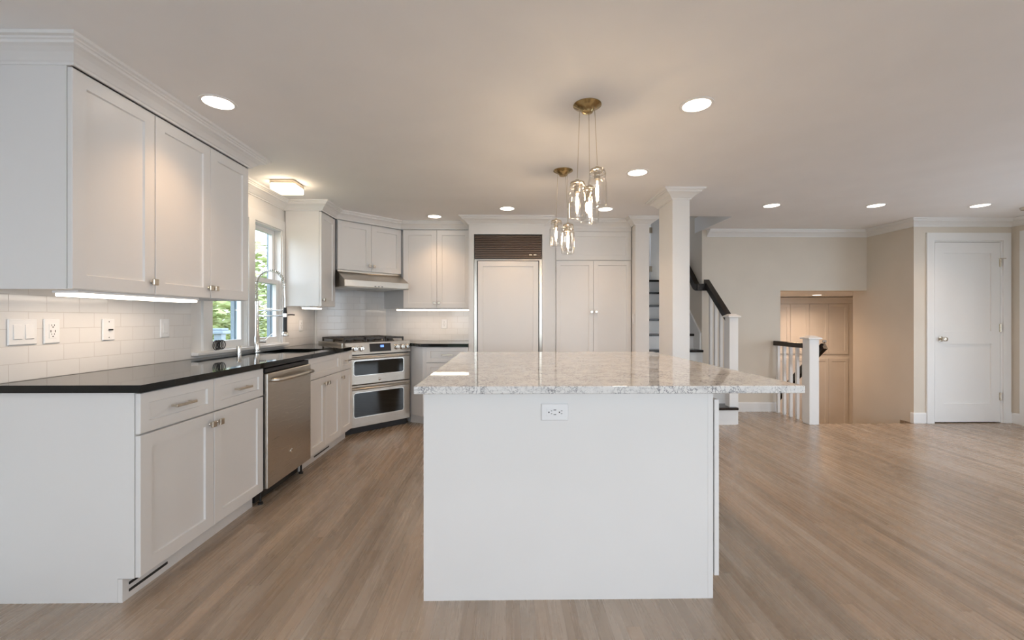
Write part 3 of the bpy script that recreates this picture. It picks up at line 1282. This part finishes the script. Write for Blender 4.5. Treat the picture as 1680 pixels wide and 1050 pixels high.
en = thing('fridge_enclosure', 'white cabinet panels framing the refrigerator', 'panel', (-.413, YF, 0))
b = nb()
box(b, 0, .058, 0, .63, 0, 2.24)
box(b, .816, .842, 0, .63, 0, 2.24)
box(b, .058, .816, 0, .63, 2.124, 2.24)
obj('side_panel', b, WHITE, en)

pt = thing('pantry_cabinet', 'tall white pantry cabinet right of the refrigerator', 'cabinet', (.432, YP, 0))
b = nb()
box(b, 0, 1.008, .022, .50, 0, 2.236)
box(b, 0, .132, 0, .0215, 0, 2.236)
box(b, .132, 1.004, 0, .0215, 2.185, 2.236)
box(b, .132, 1.004, 0, .0215, 0, .10)
obj('cabinet_body', b, WHITE, pt)
door_part(pt, .140, 1.000, 1.856, 2.182, .055, 'upper_panel')
for a, c, kx in ((.140, .570, .545), (.570, 1.000, .597)):
    d = door_part(pt, a + .0015, c - .0015, .104, 1.848, .05)
    knob(d, kx, 1.265)

# ------------------------------------------------------------------ island
isl = thing('kitchen_island', 'large white island body standing in the middle of the floor', 'island', (-.346, 1.797, 0))
IW, ID = 1.223, 1.69
b = nb()
box(b, 0, IW, 0, ID, 0, ZC - .002)
obj('island_body', b, WHITE, isl)
b = nb()
box(b, IW - .022, IW + .0, -.0015, -.0001, .004, ZC - .006)
obj('edge_strip', b, WHITE, isl)
for k in range(4):
    b = nb()
    y0 = .003 + k * .4205
    shaker(b, y0, y0 + .4175, .095, .842, .0195, .06)
    d = obj('door', b, WHITE, isl)
    d.location = (IW + .0285, 0, 0)
    d.rotation_euler = (0, 0, R90)
    knob(d, y0 + (.385 if k % 2 == 0 else .032), .78)
it = nb()
bbox(it, -.376, 1.232, 1.737, 3.555, ZC, ZT, .005, 3)
it = obj('island_countertop', it, QUARTZ)
tag(it, 'white speckled quartz slab on the island, overhanging to the right', 'countertop')

# ------------------------------------------------------------------ outlets and switches
def plate(name, label, cat, loc, rot, kind, roll=False):
    t = thing(name, label, cat, loc, rot, 'white wall plates')
    Wp = .114 if kind == 'double' else .070
    Hp = .114
    if roll:
        Wp, Hp = Hp, Wp
    b = nb()
    rings(b, -Wp / 2, Wp / 2, -Hp / 2, Hp / 2, [(0, 0), (0, -.003), (.003, -.006)])
    obj('cover_plate', b, PLATE, t)
    if kind == 'double':
        for x in (-.023, .023):
            b = nb()
            prism_x(b, [(-.0062, -.033), (-.0062, .033), (-.0085, .030), (-.012, -.030)], x - .0165, x + .0165)
            obj('rocker_switch', b, PLATE, t)
    elif kind in ('rocker', 'blank'):
        b = nb()
        prism_x(b, [(-.0062, -.033), (-.0062, .033), (-.0085, .030), (-.010, -.030)], -.0165, .0165)
        obj('rocker_switch', b, PLATE, t)
    elif kind == 'toggle':
        b = nb()
        bbox(b, -.004, .012, -.018, -.006, -.004, .003, .001)
        obj('toggle_switch', b, SLOT, t)
        for z in (-.042, .042):
            b = nb()
            lathe(b, [(.0025, 0), (.0025, -.001)], 0, -.006, z, 10, 'y')
            obj('screw', b, SLOT, t)
    elif kind == 'outlet':
        b = nb()
        if roll:
            bbox(b, -.034, .034, -.0085, -.0062, -.0165, .0165, .001)
        else:
            bbox(b, -.0165, .0165, -.0085, -.0062, -.034, .034, .001)
        ob = obj('receptacle', b, PLATE, t)
        b = nb()
        def q(x, z, w_, h_):
            if roll:
                x, z, w_, h_ = z, x, h_, w_
            box(b, x - w_ / 2, x + w_ / 2, -.0092, -.0084, z - h_ / 2, z + h_ / 2)
        q(-.0095, .0, .0028, .011)
        q(.0095, .0, .0028, .011)
        q(0, .019, .005, .005)
        q(0, -.025, .005, .005)
        for x in (-.006, .006):
            q(x, .028, .002, .007)
            q(x, -.014, .002, .006)
        obj('slot', b, SLOT, ob)
    return t


tx = XW + .0125
for y, kind, nm, lb, ct_ in (
        (1.915, 'double', 'light_switch', 'wide double rocker switch plate at the left end of the tile', 'switch'),
        (2.036, 'outlet', 'wall_outlet', 'white outlet just right of the double switch', 'outlet'),
        (2.322, 'toggle', 'light_switch', 'white plate with a small dark toggle, middle of the left backsplash', 'switch'),
        (2.70, 'rocker', 'light_switch', 'white rocker plate nearest the sink window, left of it', 'switch')):
    plate(nm, lb, ct_, (tx, y, 1.127), R90, kind)
plate('wall_outlet', 'white plate on the tile right of the sink window', 'outlet', (tx, 4.47, 1.115), R90, 'outlet')
plate('wall_outlet', 'white plate on the tile left of the refrigerator', 'outlet', (-.775, YB - .0125, 1.12), 0, 'outlet')
plate('wall_outlet', 'white sideways outlet on the front of the island', 'outlet', (.205, 1.7945, .793), 0, 'outlet', True)
plate('light_switch', 'white switch plate on the wall end right of the pantry', 'switch', (1.4425, 4.805, 1.18), -R90, 'rocker')

# ------------------------------------------------------------------ lamps
def spot(parent, loc, watts, angle=116, blend=1.0, radius=.05, col=WARM):
    l = D.lights.new('lamp', 'SPOT')
    l.energy = watts
    l.color = col
    l.spot_size = math.radians(angle)
    l.spot_blend = blend
    l.shadow_soft_size = radius
    o = D.objects.new('lamp', l)
    COL.objects.link(o)
    o.parent = parent
    o.location = loc
    return o


RLS = [(-1.503, 2.25, 'round recessed light above the near wall cabinets'),
       (1.007, 2.24, 'round recessed light nearest the viewer, right of the pendants'),
       (1.016, 3.282, 'round recessed light in front of the column'),
       (-.788, 4.72, 'round recessed light above the cabinet left of the refrigerator'),
       (.012, 4.37, 'round recessed light in front of the refrigerator grille'),
       (1.022, 4.38, 'round recessed light behind the pendant jars'),
       (2.648, 4.216, 'round recessed light nearest the stairs, left of three in a row'),
       (3.687, 4.201, 'round recessed light before the low opening, middle of three in a row'),
       (4.725, 4.186, 'round recessed light before the two panel door, right of three in a row'),
       # added lamps out of view, there only to light the room
       (-0.35, 0.25, 'added unseen fill light over the viewer, left of centre'),
       (1.35, 0.25, 'added unseen fill light over the viewer, right of centre'),
       (3.30, 2.05, 'added unseen fill light over the open floor right of the island'),
       (4.90, 2.05, 'added unseen fill light over the open floor near the patio door'),
       (3.30, -0.30, 'added unseen fill light over the open floor behind the viewer'),
       (4.90, -0.30, 'added unseen fill light near the right wall behind the viewer')]
for x, y, lb in RLS:
    t = thing('recessed_light', lb, 'ceiling light', (x, y, HC), 0, 'recessed ceiling lights')
    b = nb()
    lathe(b, [(.086, 0), (.086, -.004), (.076, -.006), (.070, -.003)], 0, 0, 0, 36, cap=False)
    obj('trim_ring', b, TRIM, t, True)
    b = nb()
    lathe(b, [(.0, -.0025), (.0705, -.0025)], 0, 0, 0, 36, cap=False)
    obj('lens', b, LENS, t)
    spot(t, (0, 0, -.02), DOWN)
t = thing('recessed_light', 'small recessed light in the low ceiling over the basement stairs', 'ceiling light', (3.79, 5.98, 1.55), 0, 'recessed ceiling lights')
b = nb()
lathe(b, [(.086, 0), (.086, -.004), (.076, -.006), (.070, -.003)], 0, 0, 0, 36, cap=False)
obj('trim_ring', b, TRIM, t, True)
b = nb()
lathe(b, [(.0, -.0025), (.0705, -.0025)], 0, 0, 0, 36, cap=False)
obj('lens', b, LENS, t)
spot(t, (0, 0, -.02), 42, 165, col=(1, .66, .42))
t = copy_tree(t)  # added lamp out of sight, brightens the basement closet front
t.location = (4.75, 6.45, 1.55)
t['label'] = 'added fill light in the low ceiling hidden behind the hall wall'

# smoke detector at the right edge
t = thing('smoke_detector', 'small round detector on the ceiling at the right edge', 'detector', (5.29, 4.24, HC))
b = nb()
lathe(b, [(.065, 0), (.065, -.008), (.055, -.024), (.03, -.028)], 0, 0, 0, 28)
obj('housing', b, NICKEL, t, True)

# flush light over the sink
t = thing('flush_light', 'square glowing flush light on the ceiling over the sink', 'ceiling light', (-1.817, 3.572, HC))
b = nb()
bbox(b, -.097, .097, -.092, .092, -.030, -.0005, .003)
obj('frame', b, NICKEL, t)
b = nb()
bbox(b, -.094, .094, -.089, .089, -.076, -.0305, .004)
obj('diffuser', b, DIFFUSER, t)

# under cabinet strips
def strip(label, loc, rot, L, Wd_, watts):
    t = thing('cabinet_light', label, 'strip light', loc, rot, 'under cabinet lights')
    b = nb()
    bbox(b, 0, L, 0, Wd_, -.012, -.0005, .002)
    obj('housing', b, PLATE, t)
    b = nb()
    bbox(b, .008, L - .008, .004, Wd_ - .004, -.026, -.0125, .004)
    obj('lens', b, STRIPLENS, t)
    l = D.lights.new('lamp', 'AREA')
    l.shape = 'RECTANGLE'
    l.size, l.size_y = L * .9, Wd_ * .8
    l.energy = watts
    l.color = WARM
    o = D.objects.new('lamp', l)
    COL.objects.link(o)
    o.parent = t
    o.location = (L / 2, Wd_ / 2, -.03)


strip('long glowing strip light under the near wall cabinets', (XU - .035, 1.845, UB - .0005), R90, .72, .11, STRIP)
strip('short glowing strip light under the narrow cabinet right of the window', (XU - .12, 4.19, UB - .0005), R90, .28, .09, STRIP * .5)
strip('glowing strip light under the cabinet left of the refrigerator', (-1.30, YU + .04, UB - .0005), 0, .87, .07, STRIP)

# pendants
def pendant(label, loc, jars, rot=0.0):
    t = thing('pendant_light', label, 'pendant lamp', loc, rot, 'pendant lights over the island')
    b = nb()
    lathe(b, [(.074, 0), (.074, -.004), (.060, -.012), (.035, -.026), (.028, -.040), (.008, -.046), (.0, -.046)], 0, 0, 0, 32)
    obj('canopy', b, BRASS, t, True)
    for jx, jy, top in jars:
        a = math.atan2(jy, jx)
        b = nb()
        tube(b, [(.042 * math.cos(a), .042 * math.sin(a), -.018), (jx, jy, top - HC + .02)], .0016, 6)
        obj('cord', b, NICKEL, t)
        z = top - HC
        b = nb()
        lathe(b, [(.0, .012), (.010, .012), (.012, .0), (.036, -.002), (.038, -.012), (.034, -.014)], jx, jy, z, 24)
        lathe(b, [(.0, -.014), (.016, -.014), (.016, -.055), (.0, -.055)], jx, jy, z, 16)
        lid = obj('jar_lid', b, NICKEL, t, True)
        b = nb()
        lathe(b, [(.0385, -.004), (.0385, -.020), (.036, -.026), (.0385, -.030), (.0385, -.040), (.037, -.046), (.046, -.058), (.050, -.070),
                  (.050, -.178), (.048, -.194), (.042, -.197), (.0, -.193)], jx, jy, z, 32, cap=False)
        lathe(b, [(.0, -.190), (.041, -.193), (.0465, -.186), (.048, -.176), (.048, -.071), (.044, -.060)], jx, jy, z, 32, cap=False)
        jr = obj('jar', b, JAR, t, True)
        b = nb()
        tube(b, [(jx + .0400 * math.cos(q * PI / 12), jy + .0400 * math.sin(q * PI / 12), z - .026) for q in range(24)], .0016, 6, True)
        tube(b, [(jx + .042, jy, z - .045), (jx + .044, jy, z - .02), (jx + .036, jy, z + .002)], .0018, 6)
        obj('wire_bail', b, NICKEL, jr, True)
        b = nb()
        lathe(b, [(.0, -.156), (.006, -.153), (.013, -.140), (.017, -.122), (.0165, -.105), (.012, -.085), (.010, -.07), (.010, -.056), (.0, -.056)], jx, jy, z, 18, cap=False)
        obj('bulb_glass', b, JAR, jr, True)
        b = nb()
        lathe(b, [(.0, -.143), (.005, -.138), (.0085, -.122), (.0075, -.10), (.004, -.08), (.0, -.075)], jx, jy, z, 12, cap=False)
        obj('filament', b, BULB, jr, True)


pendant('brass and jar pendant cluster nearer the viewer, hanging over the island', (.43, 2.25, HC), [(-.055, -.01, 1.905), (.045, -.035, 1.965), (.024, .06, 1.900)])
pendant('brass and jar pendant cluster farther away, over the far end of the island', (.436, 3.25, HC), [(-.055, -.01, 1.935), (.033, -.03, 1.900), (.045, .06, 1.885)])

# ------------------------------------------------------------------ stairs and railings
stc = thing('staircase', 'white staircase with espresso treads rising beside the column', 'stairs', (1.60, 4.70, 0))
rise, run = .1975, .22
for k in range(1, 10):
    z = rise * k
    y = run * (k - 1)
    b = nb()
    bbox(b, .003, .90 if k > 3 else .985, y, y + (run + .03 if k < 9 else .50), z - .03, z, .006)
    obj('tread', b, DARKWOOD, stc)
    b = nb()
    box(b, .003, .898 if k > 3 else .98, y + .03, y + .045, z - rise, z - .0305)
    obj('riser', b, TRIM, stc)
b = nb()
# closed stringer on the open side of the first steps and the skirt along the wall
for k in range(1, 4):
    box(b, .965, .983, run * (k - 1) + .045, .70, rise * (k - 1), rise * k - .031)
obj('stringer', b, TRIM, stc)
b = nb()
prism_x(b, [(.72, .62), (.72, 1.0), (1.86, 1.0 + 1.14 * rise / run), (1.86, .62 + 1.14 * rise / run)], .878, .899)
obj('skirt_board', b, TRIM, stc)


def newel(parent, x, y, z0, z1, s=.1):
    b = nb()
    bbox(b, x - s / 2, x + s / 2, y, y + s, z0, z1 - .04, .003, 1)
    o = obj('newel_post', b, TRIM, parent)
    b = nb()
    c = s / 2 + .022
    bbox(b, x - c, x + c, y - .022, y + s + .022, z1 - .04, z1 - .022, .004, 1)
    v = [b.verts.new(p) for p in ((x - c + .006, y - .016, z1 - .022), (x + c - .006, y - .016, z1 - .022), (x + c - .006, y + s + .016, z1 - .022), (x - c + .006, y + s + .016, z1 - .022))]
    v2 = [b.verts.new(p) for p in ((x - .03, y + s / 2 - .03, z1), (x + .03, y + s / 2 - .03, z1), (x + .03, y + s / 2 + .03, z1), (x - .03, y + s / 2 + .03, z1))]
    for k in range(4):
        j = (k + 1) % 4
        b.faces.new((v[k], v[j], v2[j], v2[k]))
    b.faces.new(v2)
    obj('newel_cap', b, TRIM, o)
    return o


sr = thing('stair_railing', 'white balustrade with dark handrail on the rising stairs', 'railing', (2.557, 4.75, 0))
newel(sr, 0, 0, 0.0, 1.24)
SY = [.17, .295, .42, .545]
def railz(y):
    return 1.14 + (y - .10) * .83
for y in SY:
    b = nb()
    k = int((y + .05) / run) + 1
    z0 = rise * min(k, 3) + .0005
    box(b, -.016, .016, y - .016, y + .016, z0, railz(y))
    obj('baluster', b, TRIM, sr)
b = nb()
prism_x(b, [(.101, 1.135), (.101, 1.225), (.655, 1.225 + .554 * .83), (.655, 1.135 + .554 * .83)], -.033, .033)
obj('handrail', b, DARKWOOD, sr)
wr = thing('wall_handrail', 'dark gooseneck handrail going up the right stairwell wall', 'handrail', (2.46, 5.40, 0))
b = nb()
def railbar(bm, pts, hw, hh):
    """bar of rectangular section along (y, z) points, centred on x = 0"""
    top, bot = [], []
    n = len(pts)
    for i in range(n):
        a = Vector(pts[max(i - 1, 0)])
        c = Vector(pts[min(i + 1, n - 1)])
        d = (c - a).normalized()
        nn = Vector((-d.y, d.x))
        p = Vector(pts[i])
        top.append(p + nn * hh)
        bot.append(p - nn * hh)
    prism_x(bm, [tuple(p) for p in bot] + [tuple(p) for p in top[::-1]], -hw, hw)
railbar(b, [(-.01, 1.585), (.04, 1.588), (.09, 1.605), (.13, 1.64), (.18, 1.695), (.30, 1.81), (.9, 2.36)], .03, .042)
box(b, -.03, .098, -.035, .004, 1.543, 1.628)
obj('rail', b, DARKWOOD, wr)
b = nb()
for y, z in ((.25, 1.72), (.75, 2.18)):
    tube(b, [(.0, y, z), (.0, y, z - .03), (.038, y, z - .05)], .006, 8)
obj('bracket', b, NICKEL, wr, True)

hr = thing('hall_railing', 'short white balustrade with dark rail guarding the basement stairs', 'railing', (3.445, 4.72, 0))
newel(hr, 0, 0, 0.0, .995, .11)
for k in range(5):
    y = .16 + k * .118
    b = nb()
    box(b, -.016, .016, y - .016, y + .016, .0005, .85)
    obj('baluster', b, TRIM, hr)
b = nb()
bbox(b, -.032, .032, .111, .688, .845, .905, .008)
obj('handrail', b, DARKWOOD, hr)
dr = thing('stair_handrail', 'dark handrail end with round bracket, going down behind the short railing', 'handrail', (3.575, 4.74, 0))
b = nb()
railbar(b, [(.0, .88), (.10, .80), (.9, .08), (1.5, -.46)], .025, .035)
obj('rail', b, DARKWOOD, dr)
b = nb()
lathe(b, [(.0, -.02), (.018, -.014), (.024, 0), (.018, .014), (.0, .02)], .0, .0, .93, 16)
obj('bracket', b, CHROME, dr, True)

# ------------------------------------------------------------------ doors
d1 = thing('door_1', 'white two panel closet door with a round knob', 'door', (DX0, YD, 0), 0, None, 'structure')
DWd = DX1 - DX0
b = nb()
zz = [.012, .22, .90, 1.045, 1.93, 2.055]
st = .105
box(b, 0.003, st, .0, .035, zz[0], zz[5])
box(b, DWd - st, DWd - .003, .0, .035, zz[0], zz[5])
for z0, z1 in ((zz[0], zz[1]), (zz[2], zz[3]), (zz[4], zz[5])):
    box(b, st, DWd - st, .0, .035, z0, z1)
for z0, z1 in ((zz[1], zz[2]), (zz[3], zz[4])):
    box(b, st, DWd - st, .016, .03, z0, z1)
lf = obj('leaf', b, TRIM, d1)
b = nb()
lathe(b, [(.030, 0), (.030, -.006), (.012, -.010), (.012, -.030), (.022, -.036), (.027, -.048), (.024, -.060), (.012, -.066), (0, -.066)], .07, 0, .955, 24, 'y')
obj('door_knob', b, NICKEL, lf, True)
for z in (.30, 1.08, 1.82):
    b = nb()
    lathe(b, [(.0075, -.045), (.0075, .045)], DWd - .001, -.006, z, 12)
    box(b, DWd - .014, DWd + .010, -.002, .002, z - .044, z + .044)
    if z > 1.8:
        tube(b, [(DWd - .05, -.03, z + .05), (DWd - .001, -.006, z + .05), (DWd + .035, -.028, z + .05)], .004, 8)
    obj('hinge', b, NICKEL, lf)
b = nb()
cs = .085
box(b, -.018 - cs, -.018, -.018, -.001, 0, 2.075 + cs)
box(b, DWd + .018, DWd + .018 + cs, -.018, -.001, 0, 2.075 + cs)
box(b, -.018, DWd + .018, -.018, -.001, 2.075, 2.075 + cs)
box(b, -.018, .0, -.001, .10, 0, 2.07)
box(b, DWd, DWd + .018, -.001, .10, 0, 2.07)
box(b, 0, DWd, -.001, .10, 2.06, 2.075)
obj('door_casing', b, TRIM, d1)
b = nb()
tube(b, [(DX1 + .14, YD - .015, .05), (DX1 + .14, YD - .08, .05)], .006, 8)
lathe(b, [(.012, 0), (.012, -.015)], DX1 + .14, YD - .078, .05, 12, 'y')
tag(obj('door_stop', b, CHROME, None, True), 'small metal door stop on the baseboard at the right edge', 'door stop')

d2 = thing('door_2', 'white door with two hinges at the top of the stairs', 'door', (2.36, 6.975, 1.778), 0, None, 'structure')
b = nb()
shaker(b, .012, .76, .01, 2.03, .035, .11)
lf = obj('leaf', b, BLUEDOOR, d2)
lf.location = (0, -.045, 0)
b = nb()
box(b, -.09, .0, -.02, -.001, 0, 2.15)
box(b, .0, .012, -.05, -.001, 0, 2.06)
obj('door_casing', b, TRIM, d2)
for z in (.22, .85, 1.75):
    b = nb()
    box(b, -.022, .022, -.056, -.046, z - .045, z + .045)
    obj('hinge', b, NICKEL, lf).location = (.0, .045, 0)

# ------------------------------------------------------------------ outdoors
b = nb()
box(b, -300, XW - .14, -60, 400, -.8, -.7)
struct('ground', b, GRASS, 'green lawn outside the sink window', 'lawn')
b = nb()
box(b, XR + .19, 40, -30, 40, -.8, -.7)
box(b, XW - .19, XR + .19, -30, YN - .21, -.8, -.7)
struct('ground_bounce', b, BOUNCE_PAVING, 'unseen paving kept pale to bounce daylight indoors', 'paving')
LEAFMESH = []
for v in range(2):
    b = nb()
    rnd = random.Random(11 + v)
    for k in range(2600):
        while True:
            p = Vector((rnd.uniform(-1, 1), rnd.uniform(-1, 1), rnd.uniform(-1, 1)))
            if .35 < p.length < 1:
                break
        p = Vector((p.x * 1.5, p.y * 1.5, p.z * 1.7 + 2.1))
        s = rnd.uniform(.07, .15)
        q = Matrix.Rotation(rnd.uniform(0, 6.28), 3, 'Z') @ Matrix.Rotation(rnd.uniform(-1.2, 1.2), 3, 'X')
        vs_ = [b.verts.new(p + q @ Vector(c)) for c in ((-s, 0, 0), (0, -s * .5, .01), (s, 0, 0), (0, s * .5, .01))]
        b.faces.new(vs_)
    LEAFMESH.append(b)
protos = []
for v in range(2):
    t = thing('tree', 'leafy green tree outside the sink window', 'tree', (0, 0, -.7), 0, 'trees outside the sink window')
    obj('foliage', LEAFMESH[v], LEAF, t)
    b = nb()
    tube(b, [(0, 0, 0), (.05, 0, 1.2), (0, .05, 2.6), (.1, .1, 3.6)], [.13, .10, .07, .03], 8)
    obj('trunk', b, BARK, t, True)
    protos.append(t)
spots = [(-6.3, 10.0, 0), (-9.6, 13.0, 1), (-8.0, 16.6, 0), (-12.6, 17.8, 1), (-10.0, 9.4, 0), (-9.4, 21.0, 1)]
for i, (x, y, v) in enumerate(spots):
    t = protos[v] if i < 2 else copy_tree(protos[v])
    t.location = (x, y, -.7)
    t.rotation_euler = (0, 0, i * 1.1)
dp = thing('deck_post', 'pale capped deck post outside the left half of the sink window', 'post', (-3.5, 5.27, -.7))
b = nb()
bbox(b, -.045, .045, -.045, .045, 0, 1.70, .004, 1)
obj('post', b, OUTTINT, dp)
b = nb()
bbox(b, -.085, .085, -.085, .085, 1.70, 1.74, .006, 1)
bbox(b, -.065, .065, -.065, .065, 1.7405, 1.77, .006, 1)
obj('post_cap', b, OUTTINT, dp)
